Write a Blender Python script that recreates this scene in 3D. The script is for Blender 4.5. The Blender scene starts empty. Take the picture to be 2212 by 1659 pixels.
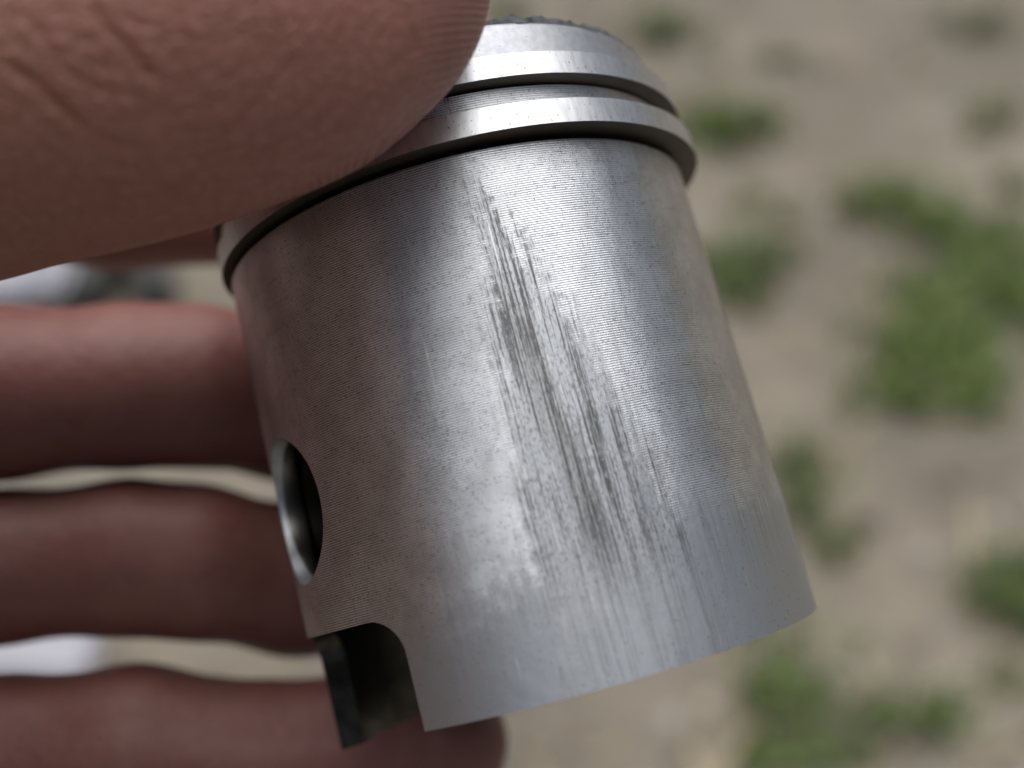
import bpy, bmesh, math, random
import numpy as np
from mathutils import Vector, Matrix

# ------------------------------------------------------------------ camera, world, sun
scene = bpy.context.scene
col = scene.collection
rad = math.radians
PITCH, CAM_H = 50.0, 1.0
cam_d = bpy.data.cameras.new('camera')
cam = bpy.data.objects.new('camera', cam_d)
col.objects.link(cam)
cam.location = (0, 0, CAM_H)
cam.rotation_euler = (rad(90 - PITCH), 0, 0)
cam_d.sensor_width = 36.0
cam_d.lens = 37.933
cam_d.clip_start = 0.005
cam_d.clip_end = 2000
cam_d.dof.use_dof = True
cam_d.dof.focus_distance = 0.0755
cam_d.dof.aperture_fstop = 12.5
scene.camera = cam
M = Matrix.Translation(cam.location) @ cam.rotation_euler.to_matrix().to_4x4()

# direction to the sun, world
SUN = Vector((-0.02, 0.42, 0.90)).normalized()
world = bpy.data.worlds.new('World')
scene.world = world
world.use_nodes = True
wn = world.node_tree
bg = wn.nodes['Background']
sky = wn.nodes.new('ShaderNodeTexSky')
sky.sky_type = 'NISHITA'
sky.sun_disc = False
sky.sun_elevation = math.asin(SUN.z)
sky.sun_rotation = math.atan2(SUN.x, SUN.y)
sky.dust_density = 4.0
sky.air_density = 1.0
hs = wn.nodes.new('ShaderNodeHueSaturation')          # thin overcast: the blue is veiled
hs.inputs['Saturation'].default_value = 0.55
wn.links.new(sky.outputs[0], hs.inputs['Color'])
wn.links.new(hs.outputs[0], bg.inputs[0])
bg.inputs[1].default_value = 0.05
sun_d = bpy.data.lights.new('sun', 'SUN')
sun_d.energy = 3.0
sun_d.angle = rad(88)
sun_d.color = (1.0, 0.985, 0.965)
sun = bpy.data.objects.new('sun', sun_d)
col.objects.link(sun)
sun.rotation_euler = SUN.to_track_quat('Z', 'Y').to_euler()
vs = scene.view_settings
vs.view_transform = 'Standard'
vs.look = 'None'
vs.exposure = 0.30
vs.gamma = 1.0

rng = np.random.default_rng(7)
random.seed(7)

# ------------------------------------------------------------------ helpers
def tag(o, label=None, cat=None, group=None, kind=None):
    if label: o['label'] = label
    if cat: o['category'] = cat
    if group: o['group'] = group
    if kind: o['kind'] = kind
    return o

def link(name, me, mat=None, parent=None, smooth=True):
    o = bpy.data.objects.new(name, me)
    col.objects.link(o)
    if mat: me.materials.append(mat)
    if parent is not None: o.parent = parent
    if smooth:
        me.polygons.foreach_set('use_smooth', [True] * len(me.polygons))
    return o

def mesh_from(name, v, f):
    me = bpy.data.meshes.new(name)
    me.from_pydata([tuple(map(float, p)) for p in v], [], [tuple(map(int, q)) for q in f])
    me.update()
    return me

FPX = 2212 * 37.933 / 36.0
def ray(px, py):
    """pixel of the 2212 x 1659 view -> direction in camera axes with unit depth"""
    return np.array([(px - 1106) / FPX, (829.5 - py) / FPX, -1.0])

def on_ground(px, py):
    d = M.to_3x3() @ Vector(ray(px, py))
    t = -CAM_H / d.z
    return Vector((d.x * t, cam.location.y + d.y * t, 0.0)), t

class NT:
    """tiny node-graph writer"""
    def __init__(s, name):
        s.mat = bpy.data.materials.new(name)
        s.mat.use_nodes = True
        s.t = s.mat.node_tree
        s.b = s.t.nodes['Principled BSDF']
    def put(s, sock, v):
        if isinstance(v, bpy.types.NodeSocket): s.t.links.new(v, sock)
        else: sock.default_value = v
    def m(s, op, a, b=None, c=None, clamp=False):
        n = s.t.nodes.new('ShaderNodeMath'); n.operation = op; n.use_clamp = clamp
        for i, v in enumerate((a, b, c)):
            if v is not None: s.put(n.inputs[i], v)
        return n.outputs[0]
    def add(s, a, b): return s.m('ADD', a, b)
    def sub(s, a, b): return s.m('SUBTRACT', a, b)
    def mul(s, a, b): return s.m('MULTIPLY', a, b)
    def mx(s, a, b): return s.m('MAXIMUM', a, b)
    def mn(s, a, b): return s.m('MINIMUM', a, b)
    def inv(s, a): return s.m('SUBTRACT', 1.0, a)
    def ss(s, lo, hi, x, olo=0.0, ohi=1.0):
        n = s.t.nodes.new('ShaderNodeMapRange'); n.interpolation_type = 'SMOOTHSTEP'
        s.put(n.inputs['Value'], x)
        for k, v in (('From Min', lo), ('From Max', hi), ('To Min', olo), ('To Max', ohi)): s.put(n.inputs[k], v)
        return n.outputs[0]
    def lin(s, lo, hi, x, olo=0.0, ohi=1.0):
        n = s.t.nodes.new('ShaderNodeMapRange')
        s.put(n.inputs['Value'], x)
        for k, v in (('From Min', lo), ('From Max', hi), ('To Min', olo), ('To Max', ohi)): s.put(n.inputs[k], v)
        return n.outputs[0]
    def xyz(s, x, y, z=0.0):
        n = s.t.nodes.new('ShaderNodeCombineXYZ')
        for i, v in enumerate((x, y, z)): s.put(n.inputs[i], v)
        return n.outputs[0]
    def sep(s, v):
        n = s.t.nodes.new('ShaderNodeSeparateXYZ'); s.put(n.inputs[0], v); return n.outputs
    def obj(s):
        return s.t.nodes.new('ShaderNodeTexCoord').outputs['Object']
    def noise(s, vec, scale=1.0, detail=2.0, rough=0.5, dist=0.0):
        n = s.t.nodes.new('ShaderNodeTexNoise')
        s.put(n.inputs['Vector'], vec)
        for k, v in (('Scale', scale), ('Detail', detail), ('Roughness', rough), ('Distortion', dist)): s.put(n.inputs[k], v)
        return n.outputs[0]
    def vor(s, vec, scale, feature='F1', rnd=1.0):
        n = s.t.nodes.new('ShaderNodeTexVoronoi'); n.feature = feature
        s.put(n.inputs['Vector'], vec); s.put(n.inputs['Scale'], scale); s.put(n.inputs['Randomness'], rnd)
        return n.outputs['Distance']
    def attr(s, name):
        n = s.t.nodes.new('ShaderNodeAttribute'); n.attribute_name = name; return n.outputs['Fac']
    def mix(s, f, a, b, mode='MIX'):
        n = s.t.nodes.new('ShaderNodeMix'); n.data_type = 'RGBA'; n.blend_type = mode
        s.put(n.inputs[0], f)
        for i, v in ((6, a), (7, b)):
            if isinstance(v, tuple) and len(v) == 3: v = (*v, 1.0)
            s.put(n.inputs[i], v)
        return n.outputs[2]
    def bump(s, h, strength=1.0, dist=1.0, normal=None):
        n = s.t.nodes.new('ShaderNodeBump')
        s.put(n.inputs['Strength'], strength); s.put(n.inputs['Distance'], dist); s.put(n.inputs['Height'], h)
        if normal is not None: s.put(n.inputs['Normal'], normal)
        return n.outputs[0]
    def out(s, **kw):
        for k, v in kw.items():
            k = k.replace('_', ' ')
            if isinstance(v, tuple) and len(v) == 3 and k == 'Base Color': v = (*v, 1.0)
            s.put(s.b.inputs[k], v)
        return s.mat

# ------------------------------------------------------------------ materials of the piston
def cyl_coords(n):
    o = n.sep(n.obj())
    x, y, z = (n.mul(o[i], 1000.0) for i in range(3))
    th = n.m('ARCTAN2', y, x)
    return n.mul(th, 20.0), z                      # arc length and height, millimetres

def tangent(n):
    t = n.t.nodes.new('ShaderNodeTangent'); t.direction_type = 'RADIAL'; t.axis = 'Z'
    return t.outputs[0]

def mat_skirt():
    n = NT('turned_aluminium')
    s, z = cyl_coords(n)
    pitch = 0.172
    zz = n.add(z, n.mul(n.sub(n.noise(n.xyz(n.mul(s, 0.25), n.mul(z, 0.3)), 1.0, 1.0), 0.5), 0.05))
    ph = n.m('DIVIDE', zz, pitch)
    row = n.m('FLOOR', ph)
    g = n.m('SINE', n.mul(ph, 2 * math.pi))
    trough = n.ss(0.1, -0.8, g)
    rowrnd = n.noise(n.xyz(n.mul(s, 0.10), n.mul(row, 3.71)), 1.0, 1.0)
    dash = n.noise(n.xyz(n.mul(s, 1.9), n.mul(row, 7.37), 3.0), 1.0, 2.0)
    dash2 = n.noise(n.xyz(n.mul(s, 4.5), n.mul(row, 0.9), 9.0), 1.0, 1.0)
    mott = n.noise(n.xyz(n.mul(s, 0.34), n.mul(z, 0.26), 1.0), 1.0, 4.0, 0.62)
    e1 = n.sub(n.noise(n.xyz(n.mul(s, 0.95), n.mul(row, 0.20), 5.0), 1.0, 4.0, 0.65), 0.5)     # jagged, follows the turning rows
    e2 = n.sub(n.noise(n.xyz(n.mul(s, 1.7), n.mul(z, 0.11), 8.0), 1.0, 3.0, 0.6), 0.5)         # long tracks along the stroke
    # the seized, scuffed band on the exhaust side
    inside = n.mn(n.sub(s, n.lin(5.0, 16.0, z, -0.6, 0.5)), n.sub(n.lin(4.0, 35.0, z, 10.6, 3.6), s))
    lateral = n.lin(-2.2, 2.0, inside, -0.50, 0.30)
    cover = n.lin(37.0, 24.0, z, -0.30, 0.20)
    band = n.ss(-0.20, 0.30, n.add(n.add(cover, lateral), n.add(n.mul(e1, n.lin(22.0, 30.0, z, 0.55, 1.3)), n.mul(e2, n.lin(20.0, 32.0, z, 0.85, 1.0)))))
    # polished foot of the skirt: the turning marks thin out
    foot = n.add(n.add(5.2, n.mul(n.ss(-14.0, -2.0, s), 2.2)), n.add(n.mul(e1, 6.0), n.mul(e2, 4.0)))
    foot = n.add(foot, n.add(n.mul(n.ss(4.0, 12.0, s), 2.0), n.mul(n.sub(mott, 0.5), 5.0)))
    foot = n.ss(-3.2, 2.0, n.sub(foot, z))
    # small rubbed patches above
    p = n.add(n.mul(e1, 0.8), n.mul(n.sub(mott, 0.5), 0.9))
    patch = n.mul(n.ss(0.15, 0.24, p), n.ss(-12.0, -3.0, s))
    worn = n.mx(n.mx(band, foot), n.mul(patch, 0.75))
    # scores along the stroke
    v1 = n.noise(n.xyz(n.mul(s, 6.6), n.mul(z, 0.10), 2.0), 1.0, 4.0, 0.66)
    v2 = n.noise(n.xyz(n.mul(s, 10.0), n.mul(z, 1.5), 4.0), 1.0, 2.0, 0.6)
    v3 = n.noise(n.xyz(n.mul(s, 9.0), n.mul(z, 2.2), 17.0), 1.0, 2.0, 0.6)
    bund = n.noise(n.xyz(n.mul(s, 0.75), n.mul(z, 0.035), 6.0), 1.0, 1.0)
    cpos = n.sub(s, n.lin(4.0, 27.0, z, 4.3, 2.1))
    core = n.mul(n.ss(1.6, 0.4, n.m('ABSOLUTE', cpos)), n.mul(n.ss(30.0, 23.0, z), n.ss(2.0, 10.0, z)))
    dens = n.add(n.mul(bund, 0.32), n.add(0.036, n.mul(core, 0.055)))
    low = n.ss(2.0, 11.0, z)
    score = n.mul(n.ss(0.525, 0.575, n.add(n.mul(v1, 0.66), dens)), n.ss(0.32, 0.46, v2))
    score = n.mul(score, n.mx(n.mul(band, n.mx(low, 0.3)), n.mul(n.mul(foot, low), 0.3)))
    tick = n.mul(n.ss(0.50, 0.62, v3), n.mul(band, n.ss(3.0, 9.0, z)))
    bright = n.mul(n.ss(0.66, 0.72, n.noise(n.xyz(n.mul(s, 6.0), n.mul(z, 0.30), 14.0), 1.0, 1.0)), n.mx(band, 0.0))
    # faint grey stains along the stroke, a few hairline scratches and pits everywhere
    stain = n.ss(0.60, 0.72, n.noise(n.xyz(n.mul(s, 1.1), n.mul(z, 0.07), 51.0), 1.0, 3.0, 0.6))
    hair = n.ss(0.735, 0.76, n.noise(n.xyz(n.mul(s, 4.2), n.mul(z, 0.15), 31.0), 1.0, 1.0))
    pit = n.ss(0.68, 0.73, n.noise(n.xyz(n.mul(s, 4.5), n.mul(z, 4.5), 40.0), 1.0, 1.0))
    ridges = n.inv(worn)
    dd = n.mul(n.mul(trough, n.ss(0.47, 0.60, n.add(n.mul(dash, 0.8), n.mul(n.sub(rowrnd, 0.5), 0.5)))), ridges)
    dd2 = n.mul(n.ss(0.62, 0.68, dash2), ridges)
    c = n.mix(worn, (0.88, 0.905, 0.945), (0.45, 0.475, 0.51))
    c = n.mix(n.ss(0.36, 0.64, mott, 0.0, 0.40), c, (0.47, 0.48, 0.50))
    c = n.mix(n.mul(n.mul(trough, ridges), 0.68), c, (0.20, 0.20, 0.21))  # turning grooves: residue and lost reflection contrast both put into the colour
    c = n.mix(n.mul(band, 0.40), c, (0.40, 0.41, 0.425))
    c = n.mix(n.mul(dd, 0.75), c, (0.11, 0.105, 0.10))
    c = n.mix(n.mul(dd2, 0.35), c, (0.12, 0.115, 0.11))
    c = n.mix(n.mul(stain, 0.22), c, (0.20, 0.19, 0.18))
    c = n.mix(n.mul(core, n.mul(band, 0.36)), c, (0.20, 0.20, 0.205))
    c = n.mix(n.mul(score, 0.90), c, (0.08, 0.08, 0.082))
    c = n.mix(n.mul(tick, 0.55), c, (0.12, 0.115, 0.11))
    c = n.mix(n.mul(pit, 0.55), c, (0.08, 0.08, 0.08))
    c = n.mix(n.mul(n.mx(n.mul(bright, 0.5), hair), 0.5), c, (0.90, 0.90, 0.90))
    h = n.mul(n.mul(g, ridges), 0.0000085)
    h = n.sub(h, n.mul(score, 0.000004))
    h = n.add(h, n.mul(n.mul(v2, worn), 0.000003))
    h = n.add(h, n.mul(mott, 0.00005))
    r = n.lin(0, 1, worn, 0.44, 0.48)
    return n.out(Base_Color=c, Metallic=1.0, Roughness=r, Anisotropic=n.lin(0, 1, worn, 0.78, 0.35), Anisotropic_Rotation=0.25,
                 Tangent=tangent(n), Normal=n.bump(h))

def mat_ring():
    n = NT('chromed_ring_steel')
    s, z = cyl_coords(n)
    v = n.noise(n.xyz(n.mul(s, 2.2), n.mul(z, 0.5)), 1.0, 3.0, 0.6)
    d = n.noise(n.xyz(n.mul(s, 4.5), n.mul(z, 2.6), 7.0), 1.0, 1.0)
    c = n.mix(n.ss(0.35, 0.7, v), (0.66, 0.67, 0.69), (0.54, 0.55, 0.57))
    c = n.mix(n.mul(n.ss(0.68, 0.73, d), 0.7), c, (0.12, 0.11, 0.10))
    h = n.mul(v, 0.000012)
    return n.out(Base_Color=c, Metallic=1.0, Roughness=0.36, Normal=n.bump(h))

def mat_land():
    n = NT('machined_crown_land')
    s, z = cyl_coords(n)
    v = n.noise(n.xyz(n.mul(s, 1.5), n.mul(z, 1.5)), 1.0, 4.0, 0.6)
    c = n.mix(n.ss(0.3, 0.75, v), (0.50, 0.515, 0.54), (0.40, 0.41, 0.435))
    d = n.noise(n.xyz(n.mul(s, 2.5), n.mul(z, 2.5), 7.0), 1.0, 1.0)
    c = n.mix(n.mul(n.ss(0.72, 0.75, d), 0.7), c, (0.08, 0.08, 0.08))
    return n.out(Base_Color=c, Metallic=1.0, Roughness=0.46, Normal=n.bump(n.mul(v, 0.00001)))

def mat_inner():
    n = NT('oily_inner_casting')
    o = n.obj()
    v = n.noise(o, 700.0, 4.0, 0.6)
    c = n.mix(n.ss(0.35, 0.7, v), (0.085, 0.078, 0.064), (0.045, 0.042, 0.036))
    return n.out(Base_Color=c, Metallic=1.0, Roughness=0.27, Normal=n.bump(n.mul(v, 0.00006)))

def mat_bore():
    n = NT('bored_pin_hole')
    v = n.noise(n.obj(), 300.0, 3.0)
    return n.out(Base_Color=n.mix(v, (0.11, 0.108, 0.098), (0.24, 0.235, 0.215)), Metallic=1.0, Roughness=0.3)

def mat_groove():
    n = NT('blackened_groove')
    v = n.noise(n.obj(), 800.0, 3.0)
    return n.out(Base_Color=n.mix(v, (0.05, 0.045, 0.04), (0.10, 0.09, 0.08)), Metallic=0.4, Roughness=0.6)

def mat_varnish():
    n = NT('burnt_oil_varnish')
    v = n.noise(n.obj(), 500.0, 3.0)
    return n.out(Base_Color=n.mix(v, (0.05, 0.04, 0.03), (0.11, 0.09, 0.065)), Metallic=0.5, Roughness=0.5)

def mat_carbon():
    n = NT('carbon_crust')
    v = n.noise(n.obj(), 900.0, 4.0, 0.65)
    c = n.mix(n.ss(0.3, 0.7, v), (0.02, 0.022, 0.028), (0.07, 0.076, 0.09))
    return n.out(Base_Color=c, Roughness=0.75, Normal=n.bump(n.mul(v, 0.00025)))

# ------------------------------------------------------------------ the piston
PX = np.array([4.958, -23.018, -87.845]); PAX = np.array([-0.25564, 0.95156, -0.17081])
PAX /= np.linalg.norm(PAX)
E1 = -PX - PAX * ((-PX) @ PAX); E1 /= np.linalg.norm(E1)
E2 = np.cross(PAX, E1)
PM = Matrix(((E1[0], E2[0], PAX[0], PX[0] / 1000), (E1[1], E2[1], PAX[1], PX[1] / 1000),
             (E1[2], E2[2], PAX[2], PX[2] / 1000), (0, 0, 0, 1)))
piston = bpy.data.objects.new('piston', None)
piston.empty_display_size = 0.01
col.objects.link(piston)
piston.matrix_world = M @ PM
tag(piston, 'scuffed silver engine piston with two rings and a seized, scored skirt, held in the hand', 'piston')

def lathe(prof, seg=288, closed=True, cx=0.0, cy=0.0):
    """profile [(r, z)] in mm -> verts, faces (metres)"""
    v, f = [], []
    a = [2 * math.pi * i / seg for i in range(seg)]
    for r, z in prof:
        for t in a: v.append(((cx + r * math.cos(t)) / 1000, (cy + r * math.sin(t)) / 1000, z / 1000))
    k = len(prof)
    for j in range(k if closed else k - 1):
        j2 = (j + 1) % k
        for i in range(seg):
            i2 = (i + 1) % seg
            f.append((j * seg + i, j * seg + i2, j2 * seg + i2, j2 * seg + i))
    return v, f

def solid(prof, seg=288):
    """closed solid of revolution whose profile starts and ends on the axis"""
    v, f = lathe(prof, seg, closed=False)
    b = len(v); v.append((0, 0, prof[0][1] / 1000)); v.append((0, 0, prof[-1][1] / 1000))
    n = len(prof)
    for i in range(seg):
        i2 = (i + 1) % seg
        f.append((b, i2, i)); f.append((b + 1, (n - 1) * seg + i, (n - 1) * seg + i2))
    return v, f

def temp(v, f, mat_index_mat):
    me = mesh_from('tmp', [(a * 1000, b * 1000, c * 1000) for a, b, c in v], f)   # booleans run in millimetres
    bm = bmesh.new(); bm.from_mesh(me); bmesh.ops.recalc_face_normals(bm, faces=bm.faces[:]); bm.to_mesh(me); bm.free()
    o = bpy.data.objects.new('tmp', me); col.objects.link(o)
    me.materials.append(mat_index_mat)
    return o

M_SKIRT, M_RING, M_LAND, M_INNER, M_GROOVE, M_CARBON, M_VARNISH, M_BORE = mat_skirt(), mat_ring(), mat_land(), mat_inner(), mat_groove(), mat_carbon(), mat_varnish(), mat_bore()

outer = [(19.85, -1.7), (20.0, -1.58)] + [(20.0 - 0.25 * max(0, (z - 8) / 29.0) ** 1.5, z) for z in np.linspace(4, 36.9, 12)]
outer += [(19.70, 37.0), (19.58, 37.12), (17.6, 37.13), (17.6, 39.55), (19.55, 39.56), (19.62, 39.62), (19.62, 41.35), (19.55, 41.42),
          (17.6, 41.43), (17.6, 43.45), (19.50, 43.46), (19.55, 43.55), (19.55, 46.25), (19.40, 46.45), (18.9, 46.62), (12.0, 47.5), (0.6, 48.0)]
v, f = solid(outer)
body = temp(v, f, M_SKIRT)
inner = [(18.25, -4.0), (18.25, 9.0), (17.9, 30.0), (17.0, 34.0), (14.0, 36.2), (0.6, 36.6)]
cav = temp(*solid(inner, 192), M_INNER)
PIN = rad(-62.0)
def rod(r, d0, d1, z, ang, seg=96, mat=None, prof=None):
    """cylinder lying along the radial direction ang, from d0 to d1 (mm), at height z"""
    c, s_ = math.cos(ang), math.sin(ang)
    prof = prof or [(r, d0), (r, d1)]
    vv, ff = [], []
    for rr, d in prof:
        for i in range(seg):
            t = 2 * math.pi * i / seg
            u, w = rr * math.cos(t), rr * math.sin(t)
            vv.append(((d * c - u * s_) / 1000, (d * s_ + u * c) / 1000, (z + w) / 1000))
    k = len(prof)
    for j in range(k - 1):
        for i in range(seg):
            i2 = (i + 1) % seg
            ff.append((j * seg + i, j * seg + i2, (j + 1) * seg + i2, (j + 1) * seg + i))
    ff.append(tuple(range(seg))); ff.append(tuple((k - 1) * seg + i for i in reversed(range(seg))))
    return temp(vv, ff, mat or M_INNER)

def prism(half, ztop, corner, d0, d1, ang):
    c, s_ = math.cos(ang), math.sin(ang)
    out = [(-half, -4.0), (half, -4.0)]
    for k in range(9):
        t = k / 8 * math.pi / 2
        out.append((half - corner + corner * math.cos(t), ztop - corner + corner * math.sin(t)))
    for k in range(9):
        t = math.pi / 2 + k / 8 * math.pi / 2
        out.append((-half + corner + corner * math.cos(t), ztop - corner + corner * math.sin(t)))
    vv, ff = [], []
    n = len(out)
    for d in (d0, d1):
        for u, w in out: vv.append(((d * c - u * s_) / 1000, (d * s_ + u * c) / 1000, w / 1000))
    for i in range(n): ff.append((i, (i + 1) % n, n + (i + 1) % n, n + i))
    ff.append(tuple(range(n))); ff.append(tuple(n + i for i in reversed(range(n))))
    return temp(vv, ff, M_INNER)

cutters = []
def boolean(o, c, op):
    m = o.modifiers.new('b', 'BOOLEAN'); m.operation = op; m.object = c; m.solver = 'EXACT'
    try: m.material_mode = 'TRANSFER'
    except Exception: pass
    cutters.append(c)

boolean(body, cav, 'DIFFERENCE')
for a in (PIN, PIN + math.pi):
    boolean(body, rod(8.4, 8.5, 17.0, 17.2, a), 'UNION')
for a in (PIN, PIN + math.pi):
    bore = [(5.3, 5.0), (5.3, 14.6), (5.8, 14.75), (5.8, 15.7), (5.3, 15.85), (5.35, 18.75), (5.6, 19.35), (5.6, 24.0)]
    boolean(body, rod(0, 0, 0, 17.2, a, prof=bore), 'DIFFERENCE')
    boolean(body, prism(10.1, 7.75, 2.6, 12.0, 26.0, a), 'DIFFERENCE')
def front_trim():
    """the front half of the skirt is cut 1.7 mm shorter than the rear"""
    a = PIN + math.pi / 2; c, s_ = math.cos(a), math.sin(a)
    vv = [((x * c - y * s_) / 1000, (x * s_ + y * c) / 1000, z / 1000) for z in (-5, 0) for x, y in ((0.5, -30), (30, -30), (30, 30), (0.5, 30))]
    return temp(vv, [(0, 1, 2, 3), (7, 6, 5, 4), (0, 4, 5, 1), (1, 5, 6, 2), (2, 6, 7, 3), (3, 7, 4, 0)], M_INNER)
boolean(body, front_trim(), 'DIFFERENCE')
dg = bpy.context.evaluated_depsgraph_get()
me = bpy.data.meshes.new_from_object(body.evaluated_get(dg), preserve_all_data_layers=True, depsgraph=dg)
for o in cutters + [body]:
    m_ = o.data; bpy.data.objects.remove(o); 
me.transform(Matrix.Scale(0.001, 4))
# faces by place: skirt / lands / grooves / inside
names = [m_.name if m_ else '' for m_ in me.materials]
me.materials.clear()
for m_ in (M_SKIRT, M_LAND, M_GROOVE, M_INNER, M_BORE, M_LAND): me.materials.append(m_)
for p in me.polygons:
    c = p.center * 1000; r = math.hypot(c.x, c.y); nr = (p.normal.x * c.x + p.normal.y * c.y) / max(r, 1e-6)
    if r > 19.3 and nr > 0.5: k = 1 if c.z > 43.4 else 0
    elif r > 17.3 and 37.0 < c.z < 43.6: k = 2
    elif c.z > 46: k = 2
    else:
        u = -c.x * math.sin(PIN) + c.y * math.cos(PIN)
        k = 4 if math.hypot(u, c.z - 17.2) < 6.6 and abs(c.x * math.cos(PIN) + c.y * math.sin(PIN)) > 9 else 3
    if k == 4 and abs(c.x * math.cos(PIN) + c.y * math.sin(PIN)) > 18.95: k = 5       # bright chamfer of the bore
    p.material_index = k
me.name = 'body'
me.set_sharp_from_angle(angle=rad(28))
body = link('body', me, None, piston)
me.set_sharp_from_angle(angle=rad(28))

def ring(zb, zt, R, off, gap_ang):
    """a split ring with rounded outer edges; off = how far it has slid sideways in its groove"""
    prof = [(18.2, zb), (R - 0.04, zb), (R, zb + 0.04), (R, zt - 0.04), (R - 0.04, zt), (18.2, zt)]
    seg = 360
    vv, ff = [], []
    g = rad(0.9)
    for r, z in prof:
        for i in range(seg + 1):
            t = gap_ang + g + (2 * math.pi - 2 * g) * i / seg
            vv.append(((off[0] + r * math.cos(t)) / 1000, (off[1] + r * math.sin(t)) / 1000, z / 1000))
    k, w = len(prof), seg + 1
    for j in range(k):
        j2 = (j + 1) % k
        for i in range(seg): ff.append((j * w + i, j * w + i + 1, j2 * w + i + 1, j2 * w + i))
    ff.append(tuple(j * w for j in reversed(range(k)))); ff.append(tuple(j * w + seg for j in range(k)))
    me = mesh_from('piston_ring', vv, ff)
    bm = bmesh.new(); bm.from_mesh(me); bmesh.ops.recalc_face_normals(bm, faces=bm.faces[:]); bm.to_mesh(me); bm.free()
    me.set_sharp_from_angle(angle=rad(28))
    o = link('piston_ring', me, M_RING, piston)
    me.materials.append(M_VARNISH)
    for p in me.polygons:
        if p.normal.z < -0.5 and math.hypot(p.center.x, p.center.y) > 0.018: p.material_index = 1
    me.set_sharp_from_angle(angle=rad(28))
    return o
ring(37.60, 39.52, 20.85, (0.1, 0.52), rad(170))['label'] = 'lower ring of the piston, standing proud of the skirt'
ring(41.60, 43.40, 20.60, (0.1, 0.35), rad(190))['label'] = 'upper ring of the piston, next to the crown'

def carbon():
    seg = 720
    rs = [19.42, 19.40, 19.2, 18.8, 18.2, 17.3, 15.5, 12.0, 8.0, 4.0, 0.5]
    vv, ff = [], []
    r1 = np.random.default_rng(3)
    def per(n_, s_):   # smooth periodic noise
        k = r1.normal(size=n_); x = np.arange(seg) / seg * n_
        i = np.floor(x).astype(int); t = x - i; t = t * t * (3 - 2 * t)
        return k[i % n_] * (1 - t) + k[(i + 1) % n_] * t
    for j, r in enumerate(rs):
        base = 46.30 if j == 0 else 46.42 + (19.4 - r) / 19.4 * 1.7
        amp = 0 if j == 0 else (0.06 if j == 1 else 1.0)
        nz = 0.52 + 0.20 * per(40, 1) + 0.10 * per(110, 1) + 0.10 * per(260, 1)
        nz = np.clip(nz, 0.03, 1.2)
        jr = 0 if j in (0,) else 0.06 * per(200, 1)
        for i in range(seg):
            t = 2 * math.pi * i / seg
            q = r + (jr if isinstance(jr, int) else jr[i])
            vv.append((q * math.cos(t) / 1000, q * math.sin(t) / 1000, (base + amp * nz[i]) / 1000))
    for j in range(len(rs) - 1):
        for i in range(seg):
            i2 = (i + 1) % seg
            ff.append((j * seg + i, j * seg + i2, (j + 1) * seg + i2, (j + 1) * seg + i))
    ff.append(tuple((len(rs) - 1) * seg + i for i in range(seg)))
    me = mesh_from('carbon_deposit', vv, ff)
    o = link('carbon_deposit', me, M_CARBON, piston, smooth=False)
    o['label'] = 'crumbly dark carbon crust over the crown'
carbon()

# ------------------------------------------------------------------ the hand: one continuous surface
def smin(a, b, k):
    h = np.clip(0.5 + 0.5 * (b - a) / k, 0, 1)
    return b + (a - b) * h - k * h * (1 - h)

def cone(P, a, b, ra, rb):
    """round cone (tapered capsule), vectorised"""
    a = np.asarray(a, float); b = np.asarray(b, float)
    ba = b - a; l2 = ba @ ba; rr = ra - rb; a2 = l2 - rr * rr; il2 = 1.0 / l2
    pa = P - a
    y = pa @ ba; z = y - l2
    q = pa * l2 - y[:, None] * ba
    x2 = np.einsum('ij,ij->i', q, q)
    y2 = y * y * l2; z2 = z * z * l2
    k = np.sign(rr) * rr * rr * x2
    out = (np.sqrt(x2 * a2 * il2) + y * rr) * il2 - ra
    c1 = np.sign(z) * a2 * z2 > k
    c2 = np.sign(y) * a2 * y2 < k
    out = np.where(c1, np.sqrt(x2 + z2) * il2 - rb, np.where(c2, np.sqrt(x2 + y2) * il2 - ra, out))
    return out

def at(px, py, d): return ray(px, py) * d

# joints in camera axes, millimetres: (point, radius); the arm comes from beside the camera
THUMB = [((-72, -3, -36), 14.5), ((-56, 13, -64), 12.8), (tuple(at(-120, 165, 69)), 12.4), (tuple(at(190, 96, 67.5)), 11.9), (tuple(at(420, 42, 67)), 11.2),
         (tuple(at(600, -8, 67.5)), 10.5), (tuple(at(745, -58, 68.5)), 9.35)]
INDEX = [((-72, 22, -98), 10.0), ((-60, 23, -108), 8.6), (tuple(at(250, 414, 118)), 8.3), (tuple(at(600, 418, 124)), 8.0), (tuple(at(900, 390, 124)), 7.2)]
MIDDLE = [((-75, 0, -95), 10.5), ((-68, -1, -101), 9.0), (tuple(at(0, 848, 106)), 8.3), (tuple(at(280, 833, 108)), 7.95), (tuple(at(420, 833, 110)), 7.95), (tuple(at(640, 862, 117)), 8.7), (tuple(at(860, 870, 119.5)), 7.2)]
RING = [((-74, -20, -93), 9.6), ((-66, -19.5, -100), 8.0), (tuple(at(0, 1224, 105)), 7.15), (tuple(at(280, 1203, 107)), 7.42), (tuple(at(420, 1213, 108)), 7.35), (tuple(at(640, 1252, 114)), 7.6), (tuple(at(880, 1275, 117)), 6.9)]
LITTLE = [((-70, -38, -89), 8.8), ((-62, -37.5, -97), 7.7), (tuple(at(0, 1632, 103)), 7.25), (tuple(at(290, 1608, 104)), 7.25), (tuple(at(600, 1644, 106)), 7.3), (tuple(at(740, 1630, 106)), 7.1), (tuple(at(960, 1604, 107)), 6.3)]
PALM = [((-74, 18, -90), 10), ((-78, 0, -90), 11), ((-77, -20, -88), 11), ((-72, -38, -82), 11)]
WRIST = [((-84, -4, -8), 15), ((-80, -36, -12), 16)]
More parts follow.
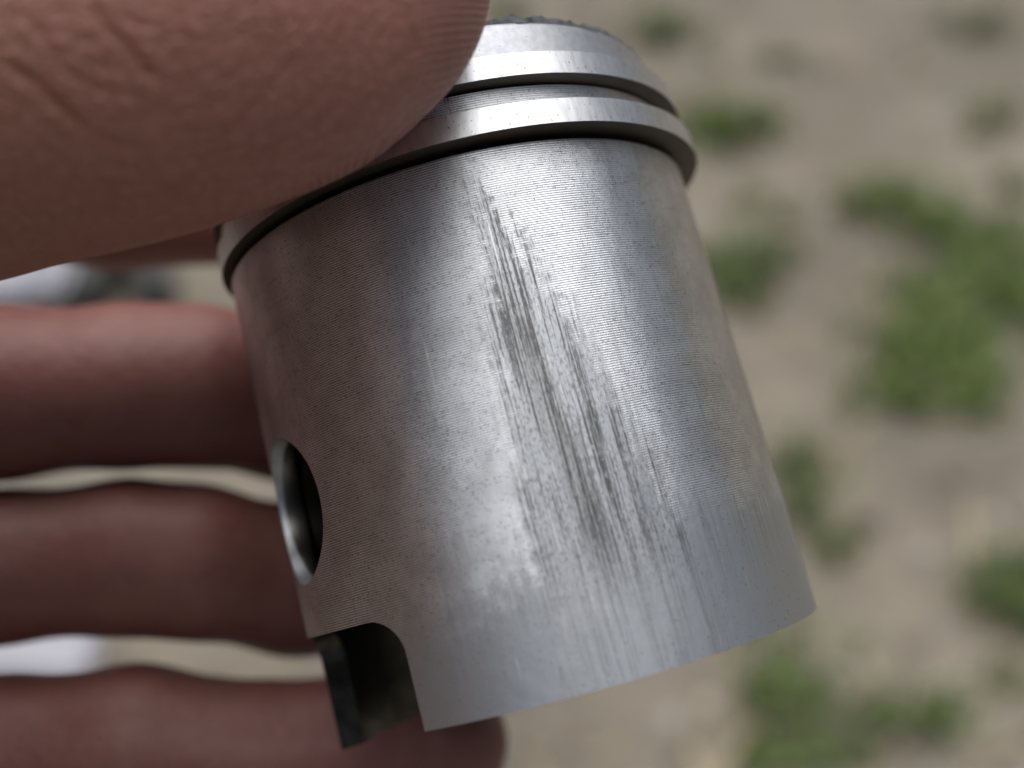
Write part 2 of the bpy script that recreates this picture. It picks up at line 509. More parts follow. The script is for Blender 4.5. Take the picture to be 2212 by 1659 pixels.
ARM = [((-84, -15, -8), 19), ((-128, -50, 150), 25)]

def chain(P, pts, k=3.0):
    d = None
    for (a, ra), (b, rb) in zip(pts[:-1], pts[1:]):
        c = cone(P, a, b, ra, rb)
        d = c if d is None else smin(d, c, k)
    return d

def piston_sd(P):
    q = P - PX
    z = q @ PAX
    r = np.linalg.norm(q - z[:, None] * PAX, axis=1)
    R = np.where(z > 37.3, np.where(z > 43.6, 19.7, 20.95), 20.05)
    return np.maximum(r - R, np.maximum(z - 47.4, -z - 0.3))

def hand_sd(P):
    palm = None
    for i, (p, r) in enumerate(PALM):
        w, rw = WRIST[0] if i < 2 else WRIST[1]
        c = cone(P, p, w, r, rw)
        palm = c if palm is None else smin(palm, c, 8.0)
    palm = smin(palm, cone(P, WRIST[0][0], WRIST[1][0], 18, 18), 10.0)
    palm = smin(palm, chain(P, ARM), 12.0)
    thumb = chain(P, THUMB, 3.5)
    # ball of the thumb and web
    web = smin(palm, cone(P, (-72, -3, -36), (-66, 14, -72), 15, 10), 10.0)
    d = smin(thumb, web, 7.0)
    for fg in (INDEX, MIDDLE, RING, LITTLE):
        d = np.minimum(d, smin(chain(P, fg, 2.0), palm, 6.0))
    return np.maximum(d, -(piston_sd(P) - 0.02))

def surface_nets(fn, lo, hi, h):
    xs, ys, zs = (np.arange(a, b, h) for a, b in zip(lo, hi))
    nx, ny, nz = len(xs), len(ys), len(zs)
    F = np.empty((nx, ny, nz), np.float32)
    YZ = np.stack(np.meshgrid(ys, zs, indexing='ij'), -1).reshape(-1, 2)
    st = 12
    for i in range(0, nx, st):
        xx = xs[i:i + st]
        P = np.empty((len(xx) * len(YZ), 3))
        P[:, 0] = np.repeat(xx, len(YZ)); P[:, 1:] = np.tile(YZ, (len(xx), 1))
        F[i:i + st] = fn(P).reshape(len(xx), ny, nz)
    S = F < 0
    cnt = sum(S[a:nx - 1 + a, b:ny - 1 + b, c:nz - 1 + c].astype(np.int8) for a in (0, 1) for b in (0, 1) for c in (0, 1))
    act = (cnt > 0) & (cnt < 8)
    idx = -np.ones(act.shape, np.int64)
    I = np.argwhere(act); idx[act] = np.arange(len(I))
    acc = np.zeros((len(I), 3)); num = np.zeros(len(I))
    cor = [(a, b, c) for a in (0, 1) for b in (0, 1) for c in (0, 1)]
    for p in cor:
        for ax in range(3):
            if p[ax] == 0:
                q = list(p); q[ax] = 1
                fa = F[I[:, 0] + p[0], I[:, 1] + p[1], I[:, 2] + p[2]]; fb = F[I[:, 0] + q[0], I[:, 1] + q[1], I[:, 2] + q[2]]
                m = (fa < 0) != (fb < 0)
                t = np.where(m, fa / np.where(m, fa - fb, 1), 0)
                pos = np.repeat(np.array(p, float)[None], len(I), 0); pos[:, ax] += t
                acc[m] += pos[m]; num[m] += 1
    V = np.array(lo) + h * (I + acc / num[:, None])
    faces = []
    for ax in range(3):
        o1, o2 = [(1, 2), (2, 0), (0, 1)][ax]
        sl0 = [slice(None)] * 3; sl1 = [slice(None)] * 3
        sl0[ax] = slice(0, -1); sl1[ax] = slice(1, None)
        ch = S[tuple(sl0)] != S[tuple(sl1)]
        E = np.argwhere(ch)
        E = E[(E[:, o1] > 0) & (E[:, o2] > 0) & (E[:, o1] < S.shape[o1] - 1) & (E[:, o2] < S.shape[o2] - 1)]
        inside = S[E[:, 0], E[:, 1], E[:, 2]]
        def cell(d1, d2):
            c = E.copy(); c[:, o1] -= d1; c[:, o2] -= d2
            return idx[c[:, 0], c[:, 1], c[:, 2]]
        q = np.stack([cell(1, 1), cell(0, 1), cell(0, 0), cell(1, 0)], 1)
        q = np.where(inside[:, None], q, q[:, ::-1])
        faces.append(q)
    return V, np.concatenate(faces)

def grad(fn, P, e=0.05):
    g = np.stack([(fn(P + np.eye(3)[i] * e) - fn(P - np.eye(3)[i] * e)) for i in range(3)], 1)
    return g / np.maximum(np.linalg.norm(g, axis=1, keepdims=True), 1e-9)

def project(P, n=2):
    for _ in range(n):
        P = P - grad(hand_sd, P) * hand_sd(P)[:, None] * 0.9
    return P

V, Q = surface_nets(hand_sd, (-150, -84, -142), (14, 48, 88), 1.0)
V = project(V, 1)
bm = bmesh.new()
bv = [bm.verts.new(p) for p in V]
for q in Q:
    try: bm.faces.new([bv[i] for i in q])
    except ValueError: pass
bm.normal_update()
# refine what the lens sees of the thumb
sel = []
for fc in bm.faces:
    c = fc.calc_center_median()
    if c.z > -86 and c.x > -46 and c.y > -6 and fc.normal.dot(-c.normalized()) > -0.45:
        px, py = 1106 + FPX * c.x / -c.z, 829.5 - FPX * c.y / -c.z
        if -120 < px < 1180 and -220 < py < 720: sel.append(fc)
ed = list({e for fc in sel for e in fc.edges})
bmesh.ops.subdivide_edges(bm, edges=ed, cuts=4, use_grid_fill=True)
bmesh.ops.recalc_face_normals(bm, faces=bm.faces[:])
bm.verts.ensure_lookup_table()
V = np.array([vv.co[:] for vv in bm.verts])
near = (V[:, 2] > -90) & (V[:, 0] > -50)
V[near] = project(V[near], 2)
px = 1106 + FPX * V[:, 0] / -V[:, 2]; py = 829.5 - FPX * V[:, 1] / -V[:, 2]

# creases of the thumb joint, laid on the skin: (points in a 600-wide crop of the thumb, depth mm, half-width mm)
K = 0.2641
CREASES = [
    ([(700, -40), (850, 180), (960, 300), (1080, 430), (1200, 560), (1310, 670)], 0.26, 0.24),
    ([(-60, 440), (150, 590), (300, 690), (450, 820), (600, 950), (740, 1070)], 0.20, 0.26),
    ([(210, -40), (270, 120), (330, 230), (360, 330), (430, 460), (520, 570), (640, 660), (850, 720), (1050, 790), (1250, 800)], 0.12, 0.20),
    ([(340, 210), (500, 280), (700, 320), (900, 350)], 0.08, 0.18),
    ([(60, 20), (160, 120), (290, 210), (420, 460)], 0.06, 0.18),
    ([(880, 120), (1000, 150), (1180, 190), (1300, 230), (1430, 240)], 0.10, 0.16),
    ([(1240, 40), (1180, 190), (1110, 290), (1080, 390)], 0.08, 0.15),
    ([(1500, -40), (1480, 150), (1470, 250), (1540, 300), (1640, 350)], 0.10, 0.16),
    ([(1735, -40), (1720, 200), (1740, 330), (1790, 480)], 0.07, 0.15),
    ([(1850, -40), (1920, 200), (1990, 450), (2000, 600)], 0.07, 0.15),
    ([(1060, 350), (1250, 330), (1400, 330), (1470, 250)], 0.10, 0.16),
    ([(430, 430), (600, 430), (800, 530), (1000, 560)], 0.05, 0.16),
    ([(1600, 1120), (1850, 985), (2000, 850), (2200, 640)], -0.06, 0.14),
    ([(1740, 1130), (1900, 1030), (2100, 850), (2350, 600)], 0.06, 0.14),
    ([(2200, 640), (2400, 480), (2700, 330)], -0.04, 0.14),
    ([(1340, 860), (1500, 900), (1620, 870)], -0.05, 0.15),
    ([(3340, 220), (3390, 290), (3380, 350)], 0.10, 0.08),
]
for i in range(260):
    cx, cy = 1500 + rng.normal() * 200, -500 + rng.normal() * 150
    R = rng.uniform(900, 2300); a0 = rng.uniform(0.15, 0.85) * math.pi; L = rng.uniform(150, 600) / R
    pts = [(cx + R * math.cos(a0 + t * L) + rng.normal() * 8, cy + R * math.sin(a0 + t * L) * 0.9 + rng.normal() * 8) for t in np.linspace(0, 1, 6)]
    CREASES.append((pts, rng.uniform(-0.03, 0.075), rng.uniform(0.07, 0.15)))
disp = np.zeros(len(V)); crease = np.zeros(len(V))
vis = near & (px > -120) & (px < 1200) & (py < 720) & (V[:, 2] > -84)
vi = np.where(vis)[0]
for pts, dep, w in CREASES:
    pts = np.array(pts, float) * K
    # resample smoothly
    t = np.linspace(0, len(pts) - 1, (len(pts) - 1) * 8 + 1)
    sx = np.interp(t, range(len(pts)), pts[:, 0]); sy = np.interp(t, range(len(pts)), pts[:, 1])
    ker = np.ones(7) / 7
    sx = np.convolve(np.pad(sx, 3, 'edge'), ker, 'valid'); sy = np.convolve(np.pad(sy, 3, 'edge'), ker, 'valid')
    best = np.full(len(vi), 1e9); fade = np.zeros(len(vi))
    for i in range(len(sx) - 1):
        ax_, ay_ = sx[i], sy[i]; bx, by = sx[i + 1] - ax_, sy[i + 1] - ay_
        tt = np.clip(((px[vi] - ax_) * bx + (py[vi] - ay_) * by) / max(bx * bx + by * by, 1e-9), 0, 1)
        d = np.hypot(px[vi] - ax_ - tt * bx, py[vi] - ay_ - tt * by)
        u = (i + tt) / (len(sx) - 1)
        m = d < best
        best[m] = d[m]; fade[m] = np.minimum(1, np.minimum(u, 1 - u)[m] * 5 + 0.08)
    mm = best * 62.0 / FPX * 1.0
    w *= 1.25
    g = np.exp(-(mm / w) ** 2) * fade
    dep *= 0.7
    disp[vi] -= dep * g
    disp[vi] += 0.35 * abs(dep) * np.exp(-((mm - 2.2 * w) / (1.1 * w)) ** 2) * fade * (dep > 0)
    dep /= 0.7
    if dep > 0.05: crease[vi] = np.maximum(crease[vi], g * min(1, dep / 0.2))
    elif dep > 0: crease[vi] = np.maximum(crease[vi], g * dep * 9)
G = np.zeros_like(V); G[vi] = grad(hand_sd, V[vi])
V = V + G * disp[:, None]
# joint creases of the fingers behind (soft bands across the finger)
pc = piston_sd(V)
ridge_u = np.hypot(px - 1000, (py - 420)) / FPX * 64.0         # mm, runs across the ridges
pad = np.clip(1 - np.abs(pc) / 11.0, 0, 1) * (V[:, 2] > -92)
pad = np.maximum(pad, np.clip((px - 820) / 200, 0, 1) * vis * 0.5)
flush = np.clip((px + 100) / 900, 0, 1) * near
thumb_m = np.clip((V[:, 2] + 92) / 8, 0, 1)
V3 = np.array(M.to_3x3())
Wv = (V / 1000) @ V3.T + np.array(cam.location)
origin = Vector(Wv[np.argmin(np.linalg.norm(V - np.array([-80, -10, -108]), axis=1))])
for vv, p in zip(bm.verts, Wv): vv.co = Vector(p) - origin
me = bpy.data.meshes.new('hand')
bm.to_mesh(me); bm.free()
for nm, arr in (('crease', crease), ('ridge_u', ridge_u), ('pad', pad), ('flush', flush), ('thumb', thumb_m)):
    a = me.attributes.new(nm, 'FLOAT', 'POINT'); a.data.foreach_set('value', arr.astype(np.float32))

def mat_skin():
    n = NT('skin')
    o = n.obj()
    big = n.noise(o, 70.0, 3.0, 0.55)
    mid = n.noise(o, 330.0, 4.0, 0.6)
    cr, pad, fl = n.attr('crease'), n.attr('pad'), n.attr('flush')
    c = n.mix(n.ss(0.3, 0.7, big), (0.200, 0.098, 0.078), (0.185, 0.074, 0.065))  # fingers and palm: redder skin, darkened further in place of shade
    c = n.mix(n.mul(n.ss(0.38, 0.68, mid), 0.55), c, (0.17, 0.060, 0.057))
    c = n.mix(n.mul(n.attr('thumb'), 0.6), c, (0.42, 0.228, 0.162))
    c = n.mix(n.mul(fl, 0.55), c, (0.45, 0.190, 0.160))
    c = n.mix(n.mul(n.m('MINIMUM', cr, 1.0), 0.75), c, (0.24, 0.085, 0.045))
    warp = n.t.nodes.new('ShaderNodeVectorMath'); warp.operation = 'MULTIPLY_ADD'
    nz = n.t.nodes.new('ShaderNodeTexNoise'); n.put(nz.inputs['Vector'], o); nz.inputs['Scale'].default_value = 700.0
    n.put(warp.inputs[0], nz.outputs['Color']); warp.inputs[1].default_value = (0.0007,) * 3; n.put(warp.inputs[2], o)
    wv = warp.outputs[0]
    fine = n.ss(0.0, 0.22, n.vor(wv, 950.0, 'DISTANCE_TO_EDGE'))
    fin2 = n.ss(0.0, 0.30, n.vor(wv, 2100.0, 'DISTANCE_TO_EDGE'))
    fine2 = n.noise(o, 2600.0, 3.0, 0.6)
    blot = n.noise(o, 900.0, 3.0, 0.6)
    rid = n.m('SINE', n.mul(n.add(n.attr('ridge_u'), n.mul(n.noise(o, 160.0, 2.0), 0.9)), 2 * math.pi / 0.48))
    rm = n.ss(0.03, 0.45, pad)
    h = n.add(n.mul(fine, 0.00009), n.mul(fin2, 0.00005))
    h = n.mul(h, n.inv(n.mul(rm, 0.7)))
    h = n.add(h, n.mul(fine2, 0.00009))
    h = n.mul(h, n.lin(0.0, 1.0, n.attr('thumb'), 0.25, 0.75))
    h = n.add(h, n.mul(n.mul(rid, rm), 0.00010))
    h = n.add(h, n.mul(mid, 0.00016))
    c = n.mix(n.mul(n.inv(fine), 0.26), c, (0.25, 0.09, 0.065))
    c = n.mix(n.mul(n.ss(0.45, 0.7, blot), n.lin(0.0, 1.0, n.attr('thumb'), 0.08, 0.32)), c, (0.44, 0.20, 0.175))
    c = n.mix(n.mul(n.mul(n.ss(0.1, -0.9, rid), rm), 0.42), c, (0.17, 0.06, 0.05))  # ridge valleys shaded by colour, since flat light hardly shows the relief
    n.out(Base_Color=c, Roughness=0.48, Normal=n.bump(h))
    n.b.inputs['Specular IOR Level'].default_value = 0.4
    n.b.inputs['Subsurface Weight'].default_value = 0.18
    n.b.inputs['Subsurface Radius'].default_value = (1.0, 0.35, 0.2)
    n.b.inputs['Subsurface Scale'].default_value = 0.0022
    return n.mat
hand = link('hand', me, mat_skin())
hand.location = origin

# a dark sleeve over the forearm, added out of view to shade the hand and darken the piston's reflection
def shade_sleeve():
    A, B = np.array([-91, -20.5, 16.]), np.array([-150, -68, 230.])
    d = (B - A) / np.linalg.norm(B - A); u = np.cross(d, [0, 0, 1.]); u /= np.linalg.norm(u); w = np.cross(d, u)
    r6 = np.random.default_rng(9); vv, ff = [], []
    n1, n2 = 60, 64
    for i in range(n1):
        t = i / (n1 - 1)
        for k in range(n2):
            a = 2 * math.pi * k / n2
            r = 33 + 20 * t + 2.2 * math.sin(26 * t + 2.0 * math.sin(a) + 3 * t * math.cos(2 * a)) * min(1, t * 6 + .2)
            if i == 0: r -= 4
            p = A + (B - A) * t + (u * math.cos(a) + w * math.sin(a)) * r
            vv.append(np.array(M.to_3x3()) @ (p / 1000) + np.array(cam.location) - np.array(origin))
    for i in range(n1 - 1):
        for k in range(n2):
            k2 = (k + 1) % n2
            ff.append((i * n2 + k, i * n2 + k2, (i + 1) * n2 + k2, (i + 1) * n2 + k))
    m_ = NT('dark_cloth'); v_ = m_.noise(m_.obj(), 900.0, 2.0)
    m_.out(Base_Color=m_.mix(v_, (0.02, 0.022, 0.028), (0.05, 0.052, 0.06)), Roughness=0.9)
    o = link('shade_sleeve', mesh_from('shade_sleeve', vv, ff), m_.mat, hand)
    s_ = o.modifiers.new('cloth', 'SOLIDIFY'); s_.thickness = 0.002
shade_sleeve()
tag(hand, 'bare left hand pinching the silver piston between thumb and fingers', 'hand')

# ------------------------------------------------------------------ the ground
def mat_sand():
    n = NT('dry_sandy_soil')
    o = n.obj()
    a = n.noise(o, 3.0, 4.0, 0.6, 0.4)
    b = n.noise(o, 14.0, 4.0, 0.6)
    g = n.noise(o, 160.0, 3.0, 0.7)
    c = n.mix(n.ss(0.32, 0.68, a), (0.235, 0.205, 0.160), (0.150, 0.130, 0.100))
    c = n.mix(n.mul(n.ss(0.46, 0.70, b), 0.85), c, (0.115, 0.098, 0.076))
    c = n.mix(n.mul(n.ss(0.35, 0.7, g), 0.4), c, (0.30, 0.265, 0.215))
    c = n.mix(n.mul(n.ss(0.55, 0.75, n.noise(o, 6.0, 3.0, 0.6, 1.0)), 0.35), c, (0.14, 0.15, 0.07))
    h = n.add(n.mul(b, 0.02), n.mul(g, 0.004))
    return n.out(Base_Color=c, Roughness=0.95, Normal=n.bump(h))
xs = np.concatenate([[-900, -200, -50, -12], np.linspace(-4, 4, 161), [12, 50, 200, 900]])
ys = np.concatenate([[-900, -200, -50, -12], np.linspace(-3, 6, 181), [14, 50, 200, 900]])
X, Y = np.meshgrid(xs, ys, indexing='ij')
def wob(x, y):
    z = np.zeros_like(x)
    r2 = np.random.default_rng(11)
    for k in range(26):
        w = r2.uniform(3, 26); th = r2.uniform(0, 2 * math.pi); ph = r2.uniform(0, 6.28)
        z = z + 0.045 / w * np.sin(w * (x * math.cos(th) + y * math.sin(th)) + ph)
    return z * np.clip(1.6 - np.hypot(x, y - 1) / 5, 0, 1)
Zg = wob(X, Y)
nx, ny = X.shape
gv = np.stack([X.ravel(), Y.ravel(), Zg.ravel()], 1)
ii = np.arange(nx * ny).reshape(nx, ny)
gf = np.stack([ii[:-1, :-1].ravel(), ii[1:, :-1].ravel(), ii[1:, 1:].ravel(), ii[:-1, 1:].ravel()], 1)
ground = link('ground', mesh_from('ground', gv, gf), mat_sand())
tag(ground, 'pale dry sandy soil far below the hand, out of focus', kind='structure')

def mat_grass(name, c1, c2):
    n = NT(name)
    o = n.obj()
    v = n.noise(o, 35.0, 3.0)
    c = n.mix(n.ss(0.3, 0.7, v), c1, c2)
    c = n.mix(n.mul(n.ss(0.56, 0.70, n.noise(o, 110.0, 2.0)), 0.7), c, (0.27, 0.24, 0.11))
    c = n.mix(n.mul(n.ss(0.52, 0.68, n.noise(o, 60.0, 2.0, 0.5, 2.0)), 0.6), c, (0.05, 0.085, 0.022))
    n.out(Base_Color=c, Roughness=0.55)
    n.b.inputs['Subsurface Weight'].default_value = 0.0
    return n.mat
G_BRIGHT = mat_grass('fresh_grass', (0.125, 0.195, 0.04), (0.18, 0.24, 0.07))
G_MID = mat_grass('grass', (0.11, 0.165, 0.045), (0.155, 0.20, 0.075))
G_PALE = mat_grass('dry_grass', (0.18, 0.20, 0.085), (0.22, 0.22, 0.115))

def blades(lumps, n_per_m2, hgt, seed):
    """verts and faces of bent two-segment blades spread over ellipses (cx, cy, rx, ry)"""
    r3 = np.random.default_rng(seed)
    vv, ff = [], []
    for cx, cy, rx, ry in lumps:
        cnt = int(max(40, n_per_m2 * rx * ry * math.pi))
        for _ in range(cnt):
            q = r3.normal(size=2) * 0.5
            while q @ q > 1.25: q = r3.normal(size=2) * 0.55
            x, y = cx + q[0] * rx, cy + q[1] * ry
            if math.sin(38 * x + 11 * math.sin(17 * y) + seed) + math.sin(31 * y + 9 * math.sin(23 * x)) < -0.75 and q @ q > 0.15: continue     # ragged gaps
            h = hgt * r3.uniform(0.4, 1.15) * math.exp(-0.5 * (q @ q)); a = r3.uniform(0, 2 * math.pi); w = r3.uniform(0.0018, 0.0042)
            lean = r3.uniform(0.2, 1.0) * h; dx, dy = math.cos(a), math.sin(a)
            sx_, sy_ = -dy * w, dx * w
            z0 = float(wob(np.array(x), np.array(y))) - 0.004
            b = len(vv)
            vv += [(x - sx_, y - sy_, z0), (x + sx_, y + sy_, z0),
                   (x + dx * lean * .4 + sx_, y + dy * lean * .4 + sy_, z0 + h * .65), (x + dx * lean * .4 - sx_, y + dy * lean * .4 - sy_, z0 + h * .65),
                   (x + dx * lean, y + dy * lean, z0 + h)]
            ff += [(b, b + 1, b + 2, b + 3), (b + 3, b + 2, b + 4)]
    return vv, ff

def mats(lumps, seed):
    """the matted low leaves a tuft stands in: uneven domes a few millimetres high"""
    r7 = np.random.default_rng(seed); vv, ff = [], []
    seg = 28
    for cx, cy, rx, ry in lumps:
        k1, k2, k3 = r7.uniform(0, 6.28, 3); b = len(vv)
        for j, q in enumerate((1.0, 0.75, 0.45)):
            for i in range(seg):
                t = 2 * math.pi * i / seg
                w = 1 + 0.22 * math.sin(2 * t + k1) + 0.16 * math.sin(3 * t + k2) + 0.10 * math.sin(7 * t + k3)
                x, y = cx + rx * q * w * math.cos(t), cy + ry * q * w * math.sin(t)
                vv.append((x, y, float(wob(np.array(x), np.array(y))) + (-0.004, 0.006, 0.010)[j] + 0.003 * math.sin(5 * t + j)))
        vv.append((cx, cy, float(wob(np.array(cx), np.array(cy))) + 0.012))
        for j in range(2):
            for i in range(seg): ff.append((b + j * seg + i, b + j * seg + (i + 1) % seg, b + (j + 1) * seg + (i + 1) % seg, b + (j + 1) * seg + i))
        for i in range(seg): ff.append((b + 2 * seg + i, b + 2 * seg + (i + 1) % seg, b + 3 * seg))
    return vv, ff

def tuft(lumps_px, label, mat, dens=9000, hgt=0.045, seed=0):
    lumps = []
    for px_, py_, w, h in lumps_px:
        p, t = on_ground(px_, py_ + h * 0.12)
        mpp = t / FPX
        lumps.append((p.x, p.y, w * mpp * 0.62, h * mpp * 0.62 / math.sin(rad(PITCH))))
    c = Vector((lumps[0][0], lumps[0][1], 0))
    vv, ff = blades(lumps, dens, hgt, seed)
    v2, f2 = mats([(a, b, rx * 0.42, ry * 0.42) for a, b, rx, ry in lumps], seed)
    n0 = len(vv); vv += v2; ff += [tuple(i + n0 for i in q) for q in f2]
    vv = [(a - c.x, b - c.y, d) for a, b, d in vv]
    o = link('grass_tuft', mesh_from('grass_tuft', vv, ff), mat, smooth=False)
    o.location = c
    return tag(o, label, 'grass tuft', 'grass tufts on the sand')

TUFTS = [
    ([(1440, 35, 190, 80)], 'small green grass tuft at the top edge, above the crown of the piston', G_MID),
    ([(2110, 45, 170, 55)], 'small green grass tuft in the top right corner of the picture', G_MID),
    ([(1700, 108, 140, 45)], 'faint pale grass tuft below the top edge, above the round bright tuft', G_PALE),
    ([(1545, 225, 210, 130), (1650, 225, 90, 70)], 'round bright green grass tuft just right of the upper piston ring', G_BRIGHT),
    ([(1630, 375, 150, 80), (1700, 440, 90, 50)], 'thin pale grass tuft just right of the lower piston ring', G_PALE),
    ([(1590, 545, 260, 120), (1590, 610, 170, 100), (1680, 520, 120, 60)], 'mid green grass tuft touching the upper right edge of the skirt', G_MID),
    ([(1900, 425, 220, 110), (2010, 480, 230, 110), (2130, 520, 240, 110), (2100, 600, 260, 130), (2200, 640, 200, 150), (2000, 640, 160, 120)],
     'largest spreading green grass patch at the right edge of the picture', G_BRIGHT),
    ([(1990, 740, 300, 170), (1940, 850, 240, 120), (2080, 830, 200, 110), (2100, 740, 200, 120), (2080, 890, 160, 60)], 'broad green grass patch right below the largest patch', G_BRIGHT),
    ([(1735, 1085, 150, 170), (1720, 1000, 110, 90)], 'upright green grass tuft at the lower right edge of the skirt', G_MID),
    ([(1800, 1200, 130, 60)], 'sparse pale grass wisp right of the lower corner of the skirt', G_PALE),
    ([(1690, 1450, 170, 170), (1640, 1480, 140, 120), (1740, 1530, 130, 110)], 'green grass tuft below the right corner of the skirt', G_MID),
    ([(1920, 1545, 210, 110), (2010, 1570, 160, 90)], 'low green grass tuft at the bottom, second from the right corner', G_MID),
    ([(2140, 1290, 190, 110), (2190, 1240, 110, 80), (2190, 1350, 100, 70)], 'dull green grass tuft on the right edge, low down', G_MID),
    ([(1660, 1630, 200, 90), (1800, 1640, 160, 70)], 'green grass tuft cut by the bottom edge, right of the little finger', G_MID),
    ([(2170, 200, 140, 60), (2140, 235, 110, 60), (2110, 265, 100, 60)], 'faint pale grass tuft at the right edge, under the top corner', G_PALE),
    ([(2190, 390, 100, 70)], 'small dull tuft on the right edge above the largest patch', G_PALE),
    ([(2150, 1490, 120, 80)], 'small dull grass tuft in the lower right corner', G_PALE),
    ([(1100, 0, 110, 36)], 'small green tuft at the top edge beside the thumb tip', G_MID),
]
for i, (l, lab, mt) in enumerate(TUFTS):
    tuft(l, lab, mt, dens=7500 if mt is not G_PALE else 4000, hgt=0.05 if mt is not G_PALE else 0.03, seed=100 + i)
# single sprouts scattered over the soil
r4 = np.random.default_rng(5)
lumps = []
for _ in range(160):
    lumps.append((r4.uniform(-1.2, 2.2), r4.uniform(0.2, 3.2), r4.uniform(0.01, 0.04), r4.uniform(0.01, 0.04)))
vv, ff = [], []
for k, l in enumerate(lumps):
    a, b = blades([l], 2000, 0.02, 300 + k)
    a, b = a[:60], [q for q in b if max(q) < 60]
    o_ = len(vv); vv += a; ff += [tuple(i + o_ for i in q) for q in b]
tag(link('grass', mesh_from('grass', vv, ff), G_PALE, smooth=False), 'thin scattered grass sprouts on the bare sand', 'grass', kind='stuff')

# small stones and dry litter strewn over the soil, far too many to count
def strewn(name, label, mat, count, seed, flat):
    r8 = np.random.default_rng(seed); vv, ff = [], []
    base = [(1, 0, 0), (0.3, 0.9, 0), (-0.8, 0.6, 0), (-0.9, -0.5, 0), (0.2, -1, 0), (0, 0, 0.8), (0.35, 0.1, 0.7)]
    tri = [(0, 1, 6), (1, 5, 6), (1, 2, 5), (2, 3, 5), (3, 4, 5), (4, 6, 5), (4, 0, 6)]
    for _ in range(count):
        y = 0.1 + 3.2 * r8.uniform() ** 1.3; x = r8.uniform(-0.7 - 0.5 * y, 0.7 + 0.6 * y)
        a = r8.uniform(0, 6.28); r = r8.gamma(2.0, 0.0032) + 0.002
        sx, sy, sz = (r, r * r8.uniform(0.6, 1), r * 0.7) if not flat else (r * 5, r * 0.35, r * 0.3)
        z0 = float(wob(np.array(x), np.array(y))) - 0.001; b = len(vv)
        for p in base:
            u, w = p[0] * sx, p[1] * sy
            vv.append((x + u * math.cos(a) - w * math.sin(a), y + u * math.sin(a) + w * math.cos(a), z0 + p[2] * sz))
        ff += [tuple(b + i for i in t) for t in tri]
    tag(link(name, mesh_from(name, vv, ff), mat, smooth=False), label, name, kind='stuff')

def mat_flat(name, c1, c2, r=0.85):
    n = NT(name)
    return n.out(Base_Color=n.mix(n.ss(0.35, 0.65, n.noise(n.obj(), 9.0, 4.0, 0.7)), c1, c2), Roughness=r)
strewn('gravel', 'small dark and pale stones strewn over the sand', mat_flat('gravel', (0.07, 0.06, 0.05), (0.42, 0.39, 0.34)), 2200, 41, False)
strewn('litter', 'dry straw and twigs strewn over the sand', mat_flat('straw', (0.12, 0.09, 0.05), (0.45, 0.38, 0.24)), 1200, 42, True)

# stones
def mat_stone():
    n = NT('dark_stone')
    v = n.noise(n.obj(), 60.0, 4.0)
    return n.out(Base_Color=n.mix(v, (0.10, 0.085, 0.07), (0.22, 0.19, 0.15)), Roughness=0.85)
M_STONE = mat_stone()
def stone(px_, py_, w, label, seed):
    p, t = on_ground(px_, py_); r = w * t / FPX * 0.5
    bm = bmesh.new(); bmesh.ops.create_icosphere(bm, subdivisions=3, radius=1)
    r5 = np.random.default_rng(seed); ks = r5.normal(size=(5, 3)) * 2
    for v_ in bm.verts:
        q = sum(math.sin(v_.co.dot(Vector(k)) + i) for i, k in enumerate(ks)) * 0.07
        v_.co = v_.co * (1 + q); v_.co = Vector((v_.co.x * r, v_.co.y * r * 0.8, v_.co.z * r * 0.55))
    me = bpy.data.meshes.new('stone'); bm.to_mesh(me); bm.free()
    o = link('stone', me, M_STONE); o.location = p + Vector((0, 0, r * 0.3 + float(wob(np.array(p.x), np.array(p.y)))))
    tag(o, label, 'stone', 'stones on the sand')
stone(1862, 1135, 60, 'small dark stone on the sand right of the lower skirt', 1)
stone(1880, 610, 40, 'small dark stone left of the broad grass patch', 2)

# white and black things seen between the fingers
def mat_plain(name, c, r):
    n = NT(name); v = n.noise(n.obj(), 25.0, 3.0)
    d = tuple(x * 0.8 for x in c)
    return n.out(Base_Color=n.mix(v, d, c), Roughness=r)
M_WHITE, M_BLACK = mat_plain('white_plastic', (0.36, 0.36, 0.41), 0.4), mat_plain('black_rubber', (0.02, 0.02, 0.02), 0.5)

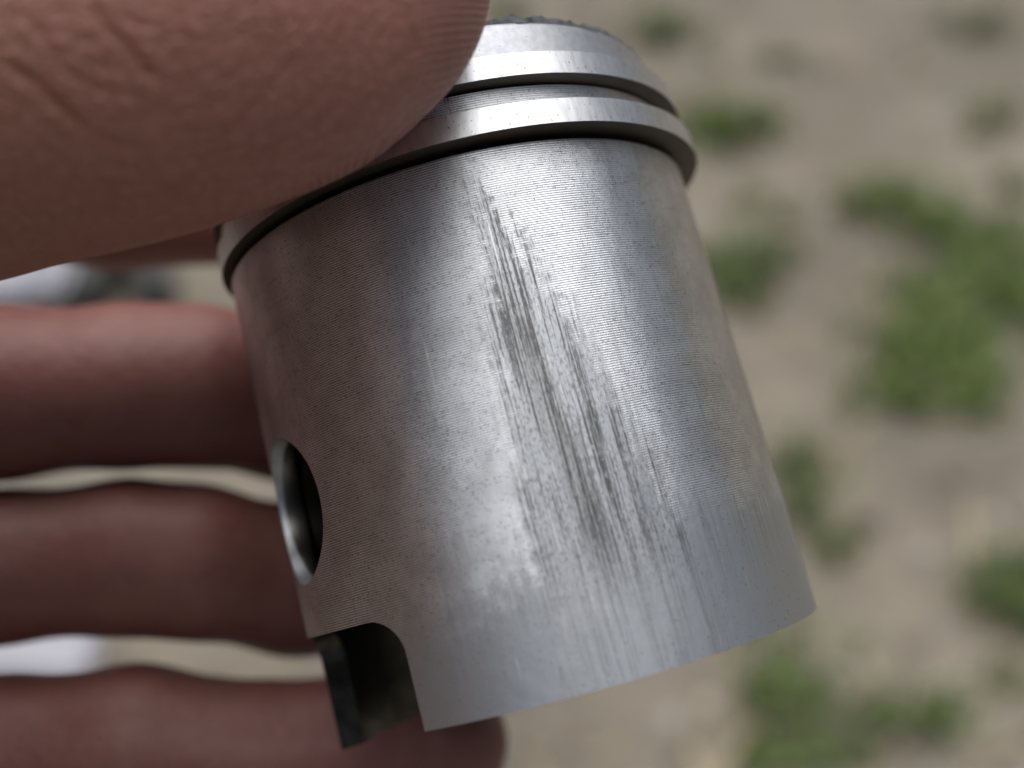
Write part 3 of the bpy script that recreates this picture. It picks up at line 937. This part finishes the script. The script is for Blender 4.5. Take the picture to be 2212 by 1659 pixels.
def slab(name, corners_px, thick, z, mat, parent=None, bend=0.0):
    """a bevelled, slightly bent plate whose outline stands on the ground"""
    pts = [on_ground(*c)[0] for c in corners_px]
    c0 = sum(pts, Vector()) / len(pts)
    bm = bmesh.new()
    lo = [bm.verts.new((p.x - c0.x, p.y - c0.y, z)) for p in pts]
    f = bm.faces.new(lo)
    r = bmesh.ops.extrude_face_region(bm, geom=[f])
    for v_ in [g for g in r['geom'] if isinstance(g, bmesh.types.BMVert)]: v_.co.z += thick
    bmesh.ops.recalc_face_normals(bm, faces=bm.faces[:])
    bmesh.ops.bevel(bm, geom=bm.edges[:], offset=thick * 0.3, segments=3, affect='EDGES')
    me = bpy.data.meshes.new(name); bm.to_mesh(me); bm.free()
    o = link(name, me, mat, parent, smooth=False)
    o.location = c0 if parent is None else c0 - parent.location
    return o
root = bpy.data.objects.new('plastic_cover', None); col.objects.link(root)
root.location = on_ground(80, 600)[0]
tag(root, 'white plastic cover lying on the sand, seen in the gap above the middle finger', 'plastic cover')
slab('panel', [(-60, 680), (82, 680), (118, 540), (-40, 530)], 0.03, 0.01, M_WHITE, root)
slab('panel', [(92, 680), (150, 680), (215, 530), (128, 530)], 0.035, 0.01, M_WHITE, root)
def tube(name, pts, r, mat, seg=16):
    bm = bmesh.new(); rings = []
    P = [Vector(p) for p in pts]
    for i, p in enumerate(P):
        d = (P[min(i + 1, len(P) - 1)] - P[max(i - 1, 0)]).normalized()
        u = d.orthogonal().normalized() if i == 0 else (u - d * u.dot(d)).normalized()
        w = d.cross(u)
        rings.append([bm.verts.new(p + (u * math.cos(2 * math.pi * k / seg) + w * math.sin(2 * math.pi * k / seg)) * r) for k in range(seg)])
    for a, b in zip(rings[:-1], rings[1:]):
        for k in range(seg): bm.faces.new((a[k], a[(k + 1) % seg], b[(k + 1) % seg], b[k]))
    bm.faces.new(rings[0][::-1]); bm.faces.new(rings[-1])
    me = bpy.data.meshes.new(name); bm.to_mesh(me); bm.free()
    return link(name, me, mat)
arch = [(190, 690), (215, 640), (245, 580), (275, 530), (300, 530), (318, 575), (340, 640), (352, 690)]
g0 = on_ground(270, 600)[0]
pts = []
for k in np.linspace(0, len(arch) - 1, 40):
    i = min(int(k), len(arch) - 2); t = k - i
    p = on_ground(arch[i][0] * (1 - t) + arch[i + 1][0] * t, arch[i][1] * (1 - t) + arch[i + 1][1] * t)[0]
    pts.append(p - g0 + Vector((0, 0, 0.03)))
o = tube('rubber_hose', pts, 0.026, M_BLACK); o.location = g0
tag(o, 'bent black rubber hose lying on the sand beside the white plastic cover', 'hose')
o = slab('white_board', [(-120, 1480), (200, 1500), (240, 1395), (180, 1330), (-120, 1340)], 0.02, 0.012, M_WHITE)
tag(o, 'white board lying on the sand, seen in the gap above the little finger', 'board')
